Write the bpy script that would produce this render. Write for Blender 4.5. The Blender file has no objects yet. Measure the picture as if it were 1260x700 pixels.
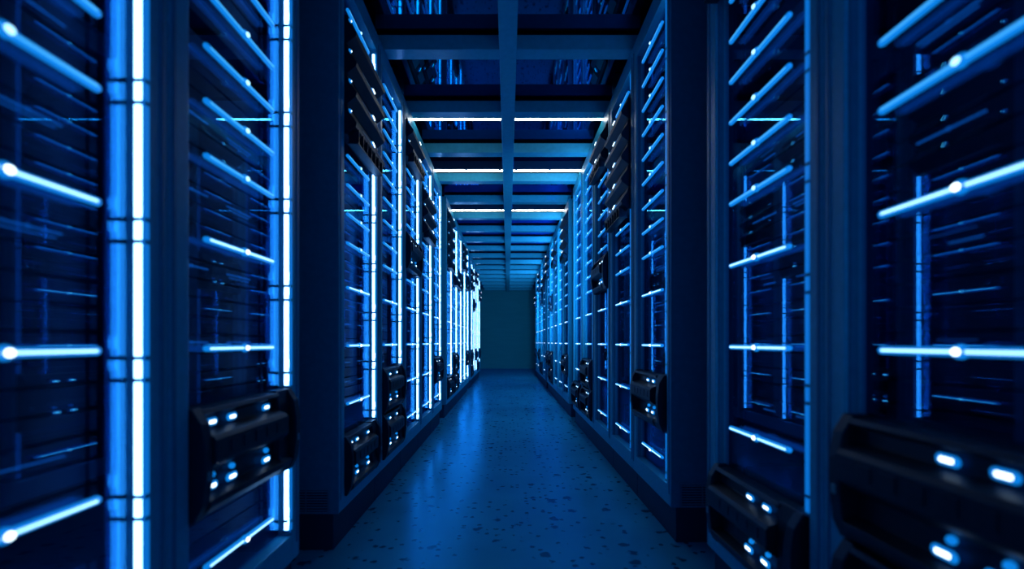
import bpy, bmesh, math, random
from mathutils import Vector, Matrix
random.seed(7)
SC = bpy.context.scene
COL = SC.collection
PI = math.pi

# ------------------------------------------------------------------ materials
def mat(name, base=(.1, .1, .1), rough=.5, metal=0., emit=None, strength=1., sample=True, spec=.5):
    m = bpy.data.materials.new(name); m.use_nodes = True
    b = m.node_tree.nodes['Principled BSDF']
    b.inputs['Base Color'].default_value = (*base, 1)
    b.inputs['Roughness'].default_value = rough
    b.inputs['Metallic'].default_value = metal
    b.inputs['Specular IOR Level'].default_value = spec
    b.inputs['Specular Tint'].default_value = (.05, .38, 1., 1)
    if emit:
        b.inputs['Emission Color'].default_value = (*emit, 1)
        b.inputs['Emission Strength'].default_value = strength
        if not sample:
            m.cycles.emission_sampling = 'NONE'
    return m

def grain(m, scale, c0, c1, rough0=None, rough1=None, stretch=(1, 1, 1), bump=0):
    """fine procedural variation on a principled material"""
    nt = m.node_tree; b = nt.nodes['Principled BSDF']
    tc = nt.nodes.new('ShaderNodeTexCoord'); mp = nt.nodes.new('ShaderNodeMapping')
    mp.inputs['Scale'].default_value = stretch
    nt.links.new(tc.outputs['Object'], mp.inputs['Vector'])
    n = nt.nodes.new('ShaderNodeTexNoise'); n.inputs['Scale'].default_value = scale
    n.inputs['Detail'].default_value = 4
    nt.links.new(mp.outputs[0], n.inputs['Vector'])
    r = nt.nodes.new('ShaderNodeValToRGB')
    r.color_ramp.elements[0].position = .35; r.color_ramp.elements[0].color = (*c0, 1)
    r.color_ramp.elements[1].position = .65; r.color_ramp.elements[1].color = (*c1, 1)
    nt.links.new(n.outputs['Fac'], r.inputs[0]); nt.links.new(r.outputs[0], b.inputs['Base Color'])
    if bump:
        bp = nt.nodes.new('ShaderNodeBump'); bp.inputs['Strength'].default_value = bump
        bp.inputs['Distance'].default_value = .002
        nt.links.new(n.outputs['Fac'], bp.inputs['Height']); nt.links.new(bp.outputs[0], b.inputs['Normal'])
    return m

M = {}
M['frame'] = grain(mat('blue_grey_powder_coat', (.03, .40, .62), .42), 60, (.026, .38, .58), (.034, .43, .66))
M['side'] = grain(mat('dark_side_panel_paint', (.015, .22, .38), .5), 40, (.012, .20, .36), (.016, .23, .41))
M['black'] = grain(mat('black_plastic', (.005, .014, .026), .45), 80, (.004, .012, .022), (.006, .016, .03))
M['equip'] = mat('black_server_metal', (.006, .02, .05), .45)
M['inner'] = mat('inner_cabinet_lining', (.01, .2, .50), .5)
M['steel'] = mat('brushed_pale_steel', (.16, .30, .36), .35, .6)
M['plinth'] = mat('plinth_black_rubber', (.012, .035, .08), .6)
M['slot'] = mat('vent_slot_shadow', (.004, .01, .02), .8)
M['white_led'] = mat('white_led_strip', (.5, .6, .7), .4, emit=(.22, .52, 1.), strength=6.5)
M['blue_led'] = mat('blue_strip_diffuser', (.02, .1, .3), .4, emit=(.002, .13, .50), strength=1.0, sample=False)
M['glow'] = mat('blue_glow_channel', (.01, .08, .3), .4, emit=(.002, .11, .52), strength=.95, sample=False)
M['tube_glow'] = mat('blue_tube_and_glow', (.02, .1, .3), .35, emit=(.003, .19, .66), strength=1., sample=False)
M['bar_core'] = mat('light_tube_core', (.1, .3, .6), .35, emit=(.05, .40, .9), strength=1.1, sample=False)
M['bar_hot'] = mat('bright_light_tube_core', (.3, .5, .7), .35, emit=(.35, .75, 1.), strength=2.0, sample=False)
M['bulb'] = mat('white_bulb', (.6, .7, .8), .35, emit=(.75, .95, 1.), strength=3.0, sample=False)
M['mark_dim'] = mat('dim_blue_reflection_mark', (.01, .05, .2), .5, emit=(.003, .11, .50), strength=.75, sample=False)
M['led_pair'] = mat('blue_rail_light', (.01, .05, .2), .5, emit=(.003, .12, .55), strength=.9, sample=False)
M['mark_faint'] = mat('faint_blue_reflection_mark', (.01, .05, .2), .5, emit=(.002, .05, .24), strength=.6, sample=False)
M['tube'] = mat('cream_ceiling_tube', (.8, .8, .75), .4, emit=(1., 1., .9), strength=14)
M['beam'] = grain(mat('ceiling_beam_metal', (.06, .45, .66), .2), 30, (.055, .43, .63), (.065, .48, .69))
M['wall'] = grain(mat('matte_wall_paint', (.03, .26, .33), .8), 6, (.028, .25, .32), (.032, .27, .34), stretch=(.3, .3, 3))

# clear door glass: transparent with a fresnel reflection
g = bpy.data.materials.new('door_glass'); g.use_nodes = True; nt = g.node_tree; nt.nodes.clear()
out = nt.nodes.new('ShaderNodeOutputMaterial'); mx = nt.nodes.new('ShaderNodeMixShader')
fz = nt.nodes.new('ShaderNodeFresnel'); fz.inputs['IOR'].default_value = 1.5
fr = nt.nodes.new('ShaderNodeMapRange'); fr.inputs[1].default_value = .04; fr.inputs[2].default_value = .6
fr.inputs[3].default_value = .14; fr.inputs[4].default_value = .22; nt.links.new(fz.outputs[0], fr.inputs[0])
tr = nt.nodes.new('ShaderNodeBsdfTransparent'); tr.inputs['Color'].default_value = (.85, .94, 1., 1)
gl = nt.nodes.new('ShaderNodeBsdfGlossy'); gl.inputs['Roughness'].default_value = .012
gl.inputs['Color'].default_value = (.045, .36, .68, 1)
nt.links.new(fr.outputs[0], mx.inputs[0]); nt.links.new(tr.outputs[0], mx.inputs[1])
nt.links.new(gl.outputs[0], mx.inputs[2]); nt.links.new(mx.outputs[0], out.inputs[0])
M['glass'] = g

# dark mirror ceiling pane
M['pane'] = mat('dark_mirror_glass', (.012, .13, .22), .03, 1.0)

# terrazzo floor
f = mat('speckled_terrazzo', (.05, .2, .42), .3); M['floor'] = f; nt = f.node_tree; b = nt.nodes['Principled BSDF']
tc = nt.nodes.new('ShaderNodeTexCoord')
def chips(scale, lo, hi, keep):
    v = nt.nodes.new('ShaderNodeTexVoronoi'); v.inputs['Scale'].default_value = scale
    dn = nt.nodes.new('ShaderNodeTexNoise'); dn.inputs['Scale'].default_value = scale * 2.2
    ad = nt.nodes.new('ShaderNodeVectorMath'); ad.operation = 'MULTIPLY_ADD'
    ad.inputs[1].default_value = (.6 / scale,) * 3
    nt.links.new(tc.outputs['Object'], dn.inputs['Vector']); nt.links.new(dn.outputs['Color'], ad.inputs[0])
    nt.links.new(tc.outputs['Object'], ad.inputs[2]); nt.links.new(ad.outputs[0], v.inputs['Vector'])
    mr = nt.nodes.new('ShaderNodeMapRange'); mr.inputs[1].default_value = lo; mr.inputs[2].default_value = hi
    mr.inputs[3].default_value = 1; mr.inputs[4].default_value = 0
    nt.links.new(v.outputs['Distance'], mr.inputs[0])
    sp = nt.nodes.new('ShaderNodeSeparateColor'); nt.links.new(v.outputs['Color'], sp.inputs[0])
    gt = nt.nodes.new('ShaderNodeMath'); gt.operation = 'GREATER_THAN'; gt.inputs[1].default_value = keep
    nt.links.new(sp.outputs[0], gt.inputs[0])
    mu = nt.nodes.new('ShaderNodeMath'); mu.operation = 'MULTIPLY'
    nt.links.new(mr.outputs[0], mu.inputs[0]); nt.links.new(gt.outputs[0], mu.inputs[1])
    return mu
ca = chips(11, .20, .28, .6); cb = chips(26, .25, .33, .68)
mxm = nt.nodes.new('ShaderNodeMath'); mxm.operation = 'MAXIMUM'
nt.links.new(ca.outputs[0], mxm.inputs[0]); nt.links.new(cb.outputs[0], mxm.inputs[1])
nz = nt.nodes.new('ShaderNodeTexNoise'); nz.inputs['Scale'].default_value = 3; nz.inputs['Detail'].default_value = 8
nt.links.new(tc.outputs['Object'], nz.inputs['Vector'])
rp = nt.nodes.new('ShaderNodeValToRGB'); rp.color_ramp.elements[0].position = .3; rp.color_ramp.elements[1].position = .7
rp.color_ramp.elements[0].color = (.035, .42, .70, 1); rp.color_ramp.elements[1].color = (.045, .50, .80, 1)
nt.links.new(nz.outputs['Fac'], rp.inputs[0])
mc = nt.nodes.new('ShaderNodeMix'); mc.data_type = 'RGBA'
nt.links.new(mxm.outputs[0], mc.inputs[0]); nt.links.new(rp.outputs[0], mc.inputs[6])
mc.inputs[7].default_value = (.008, .11, .22, 1)
nt.links.new(mc.outputs[2], b.inputs['Base Color'])
mr = nt.nodes.new('ShaderNodeMapRange'); mr.inputs[3].default_value = .17; mr.inputs[4].default_value = .30
nt.links.new(nz.outputs['Fac'], mr.inputs[0]); nt.links.new(mr.outputs[0], b.inputs['Roughness'])
# blue-tinted sheen of the sealed floor
b.inputs['Specular IOR Level'].default_value = 0
fg = nt.nodes.new('ShaderNodeBsdfGlossy'); fg.inputs['Color'].default_value = (.02, .42, .9, 1)
nt.links.new(mr.outputs[0], fg.inputs['Roughness'])
ff = nt.nodes.new('ShaderNodeFresnel'); ff.inputs['IOR'].default_value = 1.75
fm = nt.nodes.new('ShaderNodeMixShader'); nt.links.new(ff.outputs[0], fm.inputs[0])
nt.links.new(b.outputs[0], fm.inputs[1]); nt.links.new(fg.outputs[0], fm.inputs[2])
nt.links.new(fm.outputs[0], nt.nodes['Material Output'].inputs[0])

# ------------------------------------------------------------------ mesh helpers
class MB:
    def __init__(s): s.bm = bmesh.new(); s.mats = []
    def mi(s, m):
        if m not in s.mats: s.mats.append(m)
        return s.mats.index(m)
    def take(s, other, m, smooth=False):
        i = s.mi(m)
        for f_ in other.faces: f_.material_index = i; f_.smooth = smooth
        me = bpy.data.meshes.new('tmp'); other.to_mesh(me); other.free()
        s.bm.from_mesh(me); bpy.data.meshes.remove(me)
        return s
    def box(s, x0, x1, y0, y1, z0, z1, m, bev=0, face=None):
        t = bmesh.new(); bmesh.ops.create_cube(t, size=1)
        for v in t.verts:
            v.co = Vector(((x0 + x1) / 2 + v.co.x * (x1 - x0), (y0 + y1) / 2 + v.co.y * (y1 - y0), (z0 + z1) / 2 + v.co.z * (z1 - z0)))
        if bev: bmesh.ops.bevel(t, geom=t.edges[:], offset=bev, segments=2, profile=.6, affect='EDGES')
        return s.take(t, m)
    def capsule(s, p0, p1, r, m, seg=12, sq=(1, 1), flat=1):
        """rod with rounded ends"""
        p0, p1 = Vector(p0), Vector(p1); d = p1 - p0; L = d.length; t = bmesh.new()
        rings = [(-r * math.cos(a), r * math.sin(a)) for a in (0.05, .45, .9, 1.25)] + [(0, r), (L, r)] + \
                [(L + r * math.cos(a), r * math.sin(a)) for a in (1.25, .9, .45, .05)]
        q = d.to_track_quat('Z', 'Y') if L > 1e-9 else Vector((0, 0, 1)).to_track_quat('Z', 'Y')
        prev = None; first = None
        for zz, rr in rings:
            vs = [t.verts.new(p0 + q @ Vector((rr * sq[0] * math.cos(2 * PI * k / seg), rr * sq[1] * math.sin(2 * PI * k / seg), zz))) for k in range(seg)]
            if prev:
                for k in range(seg): t.faces.new((prev[k], prev[(k + 1) % seg], vs[(k + 1) % seg], vs[k]))
            else: first = vs
            prev = vs
        t.faces.new(first[::-1]); t.faces.new(prev)
        for v in t.verts: v.co.x = p0.x + (v.co.x - p0.x) * flat
        return s.take(t, m, True)
    def ball(s, c, r, m, sc=(1, 1, 1)):
        t = bmesh.new(); bmesh.ops.create_uvsphere(t, u_segments=14, v_segments=10, radius=r)
        for v in t.verts: v.co = Vector((c[0] + v.co.x * sc[0], c[1] + v.co.y * sc[1], c[2] + v.co.z * sc[2]))
        return s.take(t, m, True)
    def prism(s, prof, y0, y1, m, bev=0):
        """closed (x,z) profile swept along y"""
        t = bmesh.new()
        a = [t.verts.new((x, y0, z)) for x, z in prof]; b_ = [t.verts.new((x, y1, z)) for x, z in prof]
        n = len(prof); t.faces.new(a); t.faces.new(b_[::-1])
        for k in range(n): t.faces.new((a[k], b_[k], b_[(k + 1) % n], a[(k + 1) % n]))
        bmesh.ops.recalc_face_normals(t, faces=t.faces[:])
        if bev: bmesh.ops.bevel(t, geom=[e for e in t.edges], offset=bev, segments=1, affect='EDGES')
        return s.take(t, m)
    def mesh(s, name):
        me = bpy.data.meshes.new(name); s.bm.to_mesh(me); s.bm.free()
        for m in s.mats: me.materials.append(m)
        return me
def link(name, me, parent=None, loc=(0, 0, 0)):
    o = bpy.data.objects.new(name, me); COL.objects.link(o); o.location = loc
    if parent: o.parent = parent
    return o

# ------------------------------------------------------------------ shared rack part meshes (local: +x to the aisle, y across, floor at z 0)
TOP, BOT = 2.48, .15
def cabinet_mesh():
    a = MB(); F = M['frame']
    for s in (-1, 1):
        y0, y1 = sorted((s * (.25 if s > 0 else .236), s * .298))
        a.box(-.045, 0, y0, y1, BOT, TOP, F, .004)                 # front posts
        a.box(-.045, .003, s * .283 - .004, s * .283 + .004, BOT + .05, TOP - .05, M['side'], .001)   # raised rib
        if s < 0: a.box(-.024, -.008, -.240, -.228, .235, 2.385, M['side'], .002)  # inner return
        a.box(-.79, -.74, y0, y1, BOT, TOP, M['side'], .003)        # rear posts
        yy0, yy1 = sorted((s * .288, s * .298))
        a.box(-.75, -.04, yy0, yy1, BOT, TOP, M['equip'])            # skins
    a.box(-.045, 0, -.24, .252, BOT, .235, F, .003)
    a.box(-.045, 0, -.24, .252, 2.385, TOP, F, .003)
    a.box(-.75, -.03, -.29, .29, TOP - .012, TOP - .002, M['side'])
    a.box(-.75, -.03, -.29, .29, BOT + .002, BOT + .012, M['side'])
    a.box(-.785, -.77, -.24, .24, BOT, TOP, M['inner'])
    return a.mesh('cabinet_body')
def plinth_mesh():
    a = MB(); a.box(-.76, -.024, -.298, .298, 0, BOT, M['plinth'], .002); return a.mesh('plinth')
def door_mesh():
    a = MB()
    a.box(-.036, -.030, -.237, .251, .234, 2.386, M['glass'])
    return a.mesh('glass_door')
def strip_mesh(z0, z1):
    a = MB(); n = max(1, round((z1 - z0) / .27)); h = (z1 - z0) / n
    for k in range(n):
        a.box(-.0200, -.0075, .2385, .245, z0 + k * h + .003, z0 + (k + 1) * h - .003, M['white_led'], .0015)
    a.box(-.003, .001, .236, .2505, z0, z1, M['blue_led'], .0008)
    a.box(-.0245, -.001, .2445, .2505, z0, z1, M['side'])
    for k in range(n):                                             # retaining clips
        for q in (.0, .16):
            zz = z0 + k * h + q * h
            a.box(-.0255, .0018, .2375, .2506, zz - .004, zz + .004, M['side'], .001)
            a.ball((-.0055, .240, zz + .03), .006, M['white_led'], (.7, .5, 2.2))
    return a.mesh('led_strip')
def bar_mesh(hot):
    a = MB(); a.capsule((-.014, -.156, 0), (-.014, .150, 0), .0072, M['tube_glow'])
    a.capsule((-.0085, -.150, 0), (-.0085, .144, 0), .0028, M['bar_hot' if hot else 'bar_core'], 8)
    return a.mesh('light_bar')
def bulb_mesh(hot):
    a = MB(); a.ball((-.011, 0, 0), .0115, M['tube_glow'], (.8, 1.2, 1.0))  # blue glow halo built as a ball around the white core
    a.ball((-.0035, 0, 0), .006, M['bulb' if hot else 'bar_hot'], (.8, 1.25, 1.0))
    return a.mesh('bulb')
def pill(a, x, y, z, w=.020, h=.006, hot=True):
    w *= 1.35; h *= 1.5
    a.capsule((x, y - w / 2, z), (x, y + w / 2, z), h, M['tube_glow'], 12, flat=.35)  # outer blue pill shapes the halo around the light
    a.capsule((x + h * .2, y - w / 2 * .75, z), (x + h * .2, y + w / 2 * .75, z), h * .5, M['bulb' if hot else 'bar_hot'], 10, flat=.5)
def drive_mesh():
    a = MB(); K = M['black']
    side = [(-.03, 0), (.010, 0), (.026, .035), (.034, .10), (.034, .165), (.026, .215), (.004, .25), (-.03, .25)]
    mid = [(-.03, .006), (.012, .006), (.028, .026), (.028, .040), (-.004, .052), (-.006, .094), (.034, .120), (.040, .128),
           (.040, .176), (.032, .186), (-.002, .198), (-.004, .224), (.014, .234), (.008, .245), (-.03, .247)]
    a.prism(side, -.236, -.205, K, .002); a.prism(side, .205, .236, K, .002)
    a.prism([(x - .002, z) for x, z in side[:3]] + [(.012, .05), (.012, .21)] + side[6:], .14, .206, K, .0015)
    a.prism(mid, -.206, .142, K, .0012)
    for k in range(5):                                              # grip ribs on the plate
        a.box(.038, .0418, -.15 + k * .055, -.115 + k * .055, .140, .168, K, .001)
    for s in (-1, 1): a.box(.031, .036, s * .22 - .006, s * .22 + .006, .09, .11, M['steel'], .002)
    return a.mesh('drive_module')
def drive_lights_mesh(ys):
    out_ = []
    for y in ys:
        a = MB(); pill(a, .004, y, .211, .018, .006); out_.append(a.mesh('indicator_light'))
        a = MB(); pill(a, .006, y - .004, .064, .020, .0065); out_.append(a.mesh('indicator_light'))
        a = MB(); a.ball((.002, y + .004, .088), .0075, M['tube_glow']); out_.append(a.mesh('indicator_light'))
    return out_
def fan_mesh(louver):
    a = MB(); K = M['black']
    prof = [(-.03, 0), (.008, 0), (.046, .028), (.05, .046), (.014, .098), (.010, .122), (-.03, .122)]
    a.prism(prof, -.232, .232, K, .0015)
    a.prism([(.047, .040), (.051, .048), (.020, .092), (.016, .090)], -.15, -.02, M['steel'], .0008)
    a.prism([(.047, .040), (.051, .048), (.020, .092), (.016, .090)], .07, .2, M['steel'], .0008)
    if louver:
        for k in range(7):
            y = -.2 + k * .062
            a.box(.006, .05, y, y + .008, -.03, .03, K, .001)
        a.box(.006, .05, -.21, .19, -.034, -.028, K, .001)
    return a.mesh('fan_module')
def fan_lights_mesh():
    out_ = []
    a = MB(); a.ball((.012, -.21, .105), .010, M['tube_glow']); a.ball((.018, -.21, .105), .005, M['bulb'])
    out_.append(a.mesh('indicator_light'))
    a = MB(); a.capsule((.045, .035, .052), (.036, .035, .075), .006, M['tube_glow'], 10)
    a.capsule((.051, .035, .054), (.042, .035, .074), .0034, M['bulb'], 8); out_.append(a.mesh('indicator_light'))
    return out_
# inner servers: chassis 43 mm pitch 47 mm, added glow marks that imitate door-glass reflections
def server_mesh():
    a = MB(); a.box(-.68, -.088, -.215, .215, 0, .043, M['equip'], .002)
    for s in (-1, 1): a.box(-.092, -.082, s * .222 - .008, s * .222 + .008, .002, .041, M['equip'], .001)
    return a.mesh('server_unit')
def server_marks(kind, seed):
    rr = random.Random(seed); a = MB(); X = -.0875
    def line(y0, y1, z, h=.0016, m='mark_dim'):
        a.box(X, X + .002, y0, y1, z - h, z + h, M[m])
    if kind == 'lines':
        for (y0, y1) in ((-.165, -.035), (.045, .165)):
            line(y0, y1, .026); 
            if rr.random() < .6: line(y0 + .01, y1 - .012, .017, .001)
            a.ball((X + .002, (y0 + y1) / 2, .026), .0038, M['mark_dim'], (.5, 1.6, 1))
            if rr.random() < .5: line(y0 + .05, y1 + .03, .006, .0008, 'mark_faint')
    elif kind == 'short':
        line(-.165 + rr.random() * .05, -.05, .03, .001, 'mark_faint'); line(.06, .17, .015, .0012)
        line(-.1, -.04, .012, .0012)
        if rr.random() < .5: line(-.03, .02, .022, .001, 'mark_faint')
    elif kind == 'dots':
        for y in (-.19, -.175, .185, .2):
            a.ball((X + .002, y, .022), .0055, M['mark_dim'], (.4, 1, 1.2))
        line(.0, .03, .022, .001, 'mark_faint')
    elif kind == 'cluster':
        for y in (-.13, -.10, -.06, .05, .08, .12, .15):
            for z in (.012, .024, .034):
                if rr.random() < .7: a.box(X, X + .002, y - .008, y + .006, z - .0018, z + .0018, M['mark_dim'])
        for y in (-.17, -.158): a.ball((X + .002, y, .02), .003, M['mark_dim'])
    return a.mesh('reflection_marks') if a.mats else None
def rail_mesh(y):
    a = MB()
    for d in (-.0075, .0075):
        z = .58
        while z < 1.36:
            h = .055; a.box(-.0815, -.078, y + d - .003, y + d + .003, z, z + h - .004, M['led_pair'], .0006); z += h
        a.box(-.0835, -.0795, y + d - .0045, y + d + .0045, .56, 1.37, M['equip'])
    return a.mesh('light_rail')
def cable_mesh(y):
    a = MB()
    for d, m in ((-.004, 'mark_faint'), (.0, 'mark_faint'), (.005, 'equip')):
        a.box(-.079, -.0775, y + d - .0008, y + d + .0008, .7 + abs(d) * 20, 1.25, M[m])
    return a.mesh('cable')

ME = dict(cab=cabinet_mesh(), plinth=plinth_mesh(), door=door_mesh(), server=server_mesh(), fan=fan_mesh(False), fanl=fan_mesh(True), drive=drive_mesh())
ME['bar'] = [bar_mesh(False), bar_mesh(True)]; ME['bulb'] = [bulb_mesh(False), bulb_mesh(True)]
ME['fanlights'] = fan_lights_mesh()
ME['drl'] = drive_lights_mesh((-.165, -.085, .08)); ME['drr'] = drive_lights_mesh((-.005, .08, .17))
ME['rails'] = [rail_mesh(-.185), rail_mesh(.02)]; ME['cables'] = [cable_mesh(-.10), cable_mesh(.10), cable_mesh(-.06)]
LT = {k: [server_marks(k, s) for s in range(4)] for k in ('lines', 'short', 'dots', 'cluster')}
STRIPS = {}
def strip_for(z0, z1):
    key = (round(z0, 3), round(z1, 3))
    if key not in STRIPS: STRIPS[key] = strip_mesh(z0, z1)
    return STRIPS[key]
LOW = [.325, .58, .835, 1.09]; UP = [1.285 + .128 * k for k in range(9)]

def side_panel(parent, s):
    """vented end skin on the outer side of a bank"""
    a = MB(); y0, y1 = sorted((s * .298, s * .306))
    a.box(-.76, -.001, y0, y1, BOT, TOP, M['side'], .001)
    p = link('side_panel', a.mesh('side_panel'), parent)
    a = MB(); yo, yi = s * .3095, s * .306; q0, q1 = sorted((yo, yi))
    a.box(-.70, -.03, q0, q1, .152, .160, M['side']); a.box(-.70, -.03, q0, q1, .247, .255, M['side'])
    a.box(-.045, -.03, q0, q1, .16, .247, M['side']); a.box(-.70, -.685, q0, q1, .16, .247, M['side'])
    a.box(-.135, -.13, q0, q1, .16, .247, M['side'])
    z0, z1 = sorted((s * .3062, s * .3068))
    a.box(-.69, -.04, z0, z1, .16, .247, M['slot'])
    for k in range(8): a.box(-.69, -.04, q0, q1, .1635 + k * .0108, .1690 + k * .0108, M['side'])
    link('vent_grille', a.mesh('vent_grille'), p)

def rack(xf, yc, right, low, up, mid, label, group, ends=()):
    root = bpy.data.objects.new('server_cabinet', None); COL.objects.link(root)
    root.empty_display_size = .2
    root.location = (xf, yc, 0); root.rotation_euler = (0, 0, PI if right else 0)
    root['label'] = label; root['category'] = 'server cabinet'; root['group'] = group
    link('plinth', ME['plinth'], root); link('cabinet_body', ME['cab'], root); link('glass_door', ME['door'], root)
    for s in ends: side_panel(root, s)
    # black modules and where they cover the front
    cover = []
    for s in low:
        m = link('drive_module', ME['drive'], root, (0, 0, LOW[s] - .125)); cover.append((LOW[s] - .125, LOW[s] + .125))
        for l in (ME['drr'] if right else ME['drl']): link('indicator_light', l, m)
    for k in mid:
        z = (UP[k] + UP[k + 1]) / 2 - .125
        m = link('drive_module', ME['drive'], root, (0, 0, z)); cover.append((z, z + .25))
        for l in (ME['drr'] if right else ME['drl']): link('indicator_light', l, m)
    for k in up:
        z = UP[k] - .064
        m = link('fan_module', ME['fanl' if (k - 1) not in up else 'fan'], root, (0, 0, z)); cover.append((z, z + .125))
        for l in ME['fanlights']: link('indicator_light', l, m)
    # light strip in the spans left free
    cover.sort(); z = .25; spans = []
    for c0, c1 in cover:
        if c0 - z > .1: spans.append((z, c0 - .004))
        z = max(z, c1 + .004)
    if 2.36 - z > .1: spans.append((z, 2.36))
    for a0, a1 in spans:
        link('led_strip', strip_for(a0, a1), root)
    # light bars
    used = set(up) | {k for q in mid for k in (q, q + 1)}
    for i, zz in enumerate(LOW):
        if i in low: continue
        b_ = link('light_bar', ME['bar'][1], root, (0, 0, zz)); link('bulb', ME['bulb'][1], b_)
    for i, zz in enumerate(UP):
        if i in used: continue
        b_ = link('light_bar', ME['bar'][0], root, (0, 0, zz)); link('bulb', ME['bulb'][0], b_)
    # servers behind the glass
    rr = random.Random(int(yc * 100) + (1 if right else 0))
    n = int((2.34 - .26) / .047)
    for k in range(n):
        z = .26 + k * .047
        if .42 < z < .5 or (z > 1.6 and k % 6 == 5): continue
        sv = link('server_unit', ME['server'], root, (0, 0, z))
        if z < .5 or z > 1.5 or k % 4: kind = None
        elif z < .60: kind = 'cluster' if k % 2 else 'lines'
        elif z < .68: kind = 'short'
        elif z < 1.48: kind = rr.choice(['lines', 'lines', 'short', 'dots' if z > 1.2 else 'lines'])
        else: kind = 'dots' if k % 3 == 0 else (rr.choice([None, None, 'short']))
        if kind: link('reflection_marks', rr.choice(LT[kind]), sv)
    return root

# ------------------------------------------------------------------ rows of cabinets
LAMP = 4.; XF = .69; W = .60; PITCH = 3.35
BANK = ['nearest bank', 'second bank', 'third bank', 'farthest bank']
ORD = ['first', 'second', 'third', 'fourth', 'fifth']
# per rack: (low slots, fan slots, mid drive slot)
CONF = {
 ('left', 0, 3): ((), (), ()), ('left', 0, 4): ((1,), (), ()),
 ('left', 1, 0): ((0,), (7, 6, 5, 4), ()), ('left', 1, 1): ((0, 1), (), ()), ('left', 1, 2): ((), (8, 7), (1,)),
 ('left', 1, 3): ((), (6, 5, 4), ()), ('left', 1, 4): ((1,), (), ()),
 ('left', 2, 0): ((0,), (8, 7, 6, 5, 4), ()), ('left', 2, 1): ((0, 1), (3,), ()), ('left', 2, 2): ((), (), (3,)),
 ('left', 2, 3): ((), (8, 7, 6), ()), ('left', 2, 4): ((1,), (), (4,)),
 ('left', 3, 0): ((0, 1), (7, 6, 5), ()), ('left', 3, 1): ((), (), (2,)), ('left', 3, 2): ((1,), (8, 7), ()),
 ('left', 3, 3): ((0,), (), ()), ('left', 3, 4): ((1,), (6, 5), ()),
 ('right', 0, 3): ((0, 1), (), ()), ('right', 0, 4): ((0,), (7, 6), ()),
 ('right', 1, 0): ((1,), (), ()), ('right', 1, 1): ((), (7, 6, 5, 4, 3), ()), ('right', 1, 2): ((), (8, 7), (0,)),
 ('right', 1, 3): ((0, 1), (), ()), ('right', 1, 4): ((0,), (), ()),
 ('right', 2, 0): ((1,), (8, 7, 6, 5), ()), ('right', 2, 1): ((), (), ()), ('right', 2, 2): ((), (7, 6), ()),
 ('right', 2, 3): ((0, 1), (), (1,)), ('right', 2, 4): ((1,), (8, 7, 6), ()),
 ('right', 3, 0): ((), (6, 5), ()), ('right', 3, 1): ((0,), (), (3,)), ('right', 3, 2): ((1,), (8, 7, 6), ()),
 ('right', 3, 3): ((), (), ()), ('right', 3, 4): ((1,), (5, 4), ()),
}
for side in ('left', 'right'):
    y2 = 1.926 if side == 'left' else 2.0
    for bnk in range(4):
        y0 = y2 + (bnk - 1) * PITCH - (.02 if bnk == 0 else 0)
        for k in range(5):
            if (side, bnk, k) not in CONF: continue
            low, up, mid = CONF[(side, bnk, k)]
            if low == (0, 1): feat = 'server cabinet with two low black units'
            elif low == (0,): feat = 'server cabinet with black unit at foot'
            elif low == (1,): feat = 'server cabinet with raised low black unit'
            elif up or mid: feat = 'server cabinet with black units high only'
            else: feat = 'glass-front server cabinet with light bars only'
            if bnk == 0: place = ('nearest the camera in the %s row' if k == 3 else 'second from camera in the %s row') % side
            else: place = '%s in the %s of the %s row' % (ORD[k], BANK[bnk], side)
            label = '%s, %s' % (feat, place)
            ends = []
            if k == 0: ends.append(1 if side == 'right' else -1)
            if k == 4: ends.append(-1 if side == 'right' else 1)
            rack(-XF if side == 'left' else XF, y0 + W * (k + .5), side == 'right', low, up, mid, label,
                 'server cabinets in the %s row' % side, ends)

# ------------------------------------------------------------------ room
def struct(name, mb):
    o = link(name, mb.mesh(name)); o['kind'] = 'structure'; return o
Y0, Y1 = -1.0, 15.15
a = MB(); a.box(-1.75, 1.75, Y0, Y1, -.1, 0, M['floor']); struct('floor', a)
a = MB(); a.box(-1.75, 1.75, Y0, Y1, 2.58, 2.66, M['pane']); struct('ceiling', a)
a = MB(); a.box(-1.9, 1.9, Y1, Y1 + .12, -.1, 2.66, M['wall']); struct('wall_back', a)
a = MB(); a.box(-1.87, -1.75, Y0, Y1, -.1, 2.66, M['wall']); struct('wall_left', a)
a = MB(); a.box(1.75, 1.87, Y0, Y1, -.1, 2.66, M['wall']); struct('wall_right', a)
n = 0
y = 2.626 - .715 * 4
while y < 15.0:
    a = MB(); a.box(-.74, .74, y, y + .095, 2.4805, 2.562, M['beam'], .003)
    a.box(-.74, .74, y + .02, y + .075, 2.562, 2.58, M['slot'])
    n += 1; struct('trim_%d' % n, a); y += .715
a = MB(); a.box(-.0485, .0485, Y0, Y1, 2.468, 2.57, M['beam'], .003)
a.box(-.03, .03, Y0, Y1, 2.57, 2.58, M['slot']); struct('trim_%d' % (n + 1), a)

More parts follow.
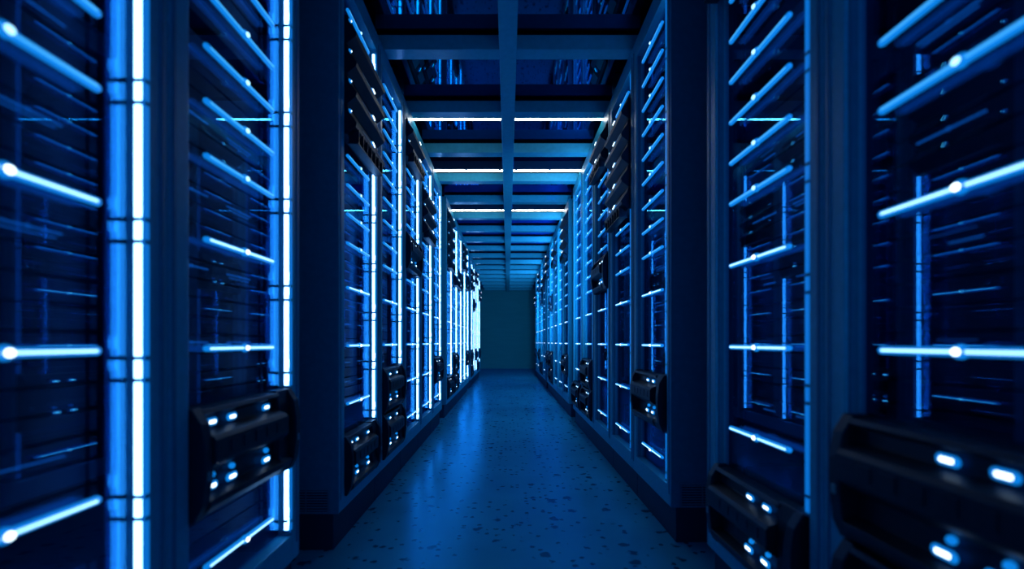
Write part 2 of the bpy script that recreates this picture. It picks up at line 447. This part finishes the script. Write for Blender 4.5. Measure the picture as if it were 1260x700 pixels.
for yy, lab in ((3.47, 'first and longest-looking of the bright white ceiling tubes, nearest the camera'),
                (4.51, 'middle of the three bright white ceiling tubes'),
                (5.87, 'farthest of the three bright white ceiling tubes')):
    r = bpy.data.objects.new('ceiling_light', None); COL.objects.link(r); r.location = (0, yy, 2.58)
    r['label'] = lab; r['category'] = 'ceiling light'; r['group'] = 'white tubes between the ceiling beams'
    for s in (-1, 1):
        a = MB(); a.capsule((s * .058, 0, -.090), (s * .745, 0, -.090), .0075, M['tube'], 12); link('light_tube', a.mesh('light_tube'), r)
        a = MB(); x0, x1 = sorted((s * .06, s * .745)); a.box(x0, x1, -.008, .008, -.078, 0, M['plinth'], .001)
        for q in (.08, .40, .72): a.box(s * q - .008, s * q + .008, -.011, .011, -.090, -.06, M['plinth'], .001)
        link('housing', a.mesh('housing'), r)

# ------------------------------------------------------------------ light, camera
# added fill lamps just off the right-row strips, to brighten the far aisle
for right, bnk, k in [(1, 1, 3), (1, 1, 4), (1, 2, 1), (1, 2, 3), (1, 3, 1), (1, 3, 3)]:
    L = bpy.data.lights.new('added_aisle_fill', 'AREA'); L.shape = 'RECTANGLE'; L.size = .02; L.size_y = 1.4
    L.energy = 6. if bnk == 1 else 12.; L.color = (.13, .56, 1.)
    o = bpy.data.objects.new('added_aisle_fill', L); COL.objects.link(o)
    if right: o.location = (XF - .06, 2.0 + (bnk - 1) * PITCH + W * k + .066, 1.65); o.rotation_euler = (PI / 2, 0, 0)
    else: o.location = (-XF - .002, 1.926 + (bnk - 1) * PITCH + W * (k + 1) - .066, 1.3); o.rotation_euler = (PI / 2, 0, PI)

w = bpy.data.worlds.new('world'); SC.world = w; w.use_nodes = True
bg = w.node_tree.nodes['Background']; bg.inputs[0].default_value = (.02, .34, .9, 1); bg.inputs[1].default_value = .26

cam = bpy.data.cameras.new('camera'); co = bpy.data.objects.new('camera', cam); COL.objects.link(co)
co.location = (0, 0, .85); co.rotation_euler = (PI / 2, 0, 0)
cam.sensor_width = 36; cam.lens = 580 / 1260 * 36
cam.shift_x = 5 / 1260; cam.shift_y = 71 / 1260
cam.clip_start = .05; cam.clip_end = 60
cam.dof.use_dof = True; cam.dof.focus_distance = 3.6; cam.dof.aperture_fstop = 1.5
SC.camera = co
SC.view_settings.view_transform = 'Standard'; SC.view_settings.look = 'None'
SC.view_settings.exposure = .18; SC.view_settings.gamma = 1; SC.view_settings.use_curve_mapping = False
SC.cycles.transparent_max_bounces = 24
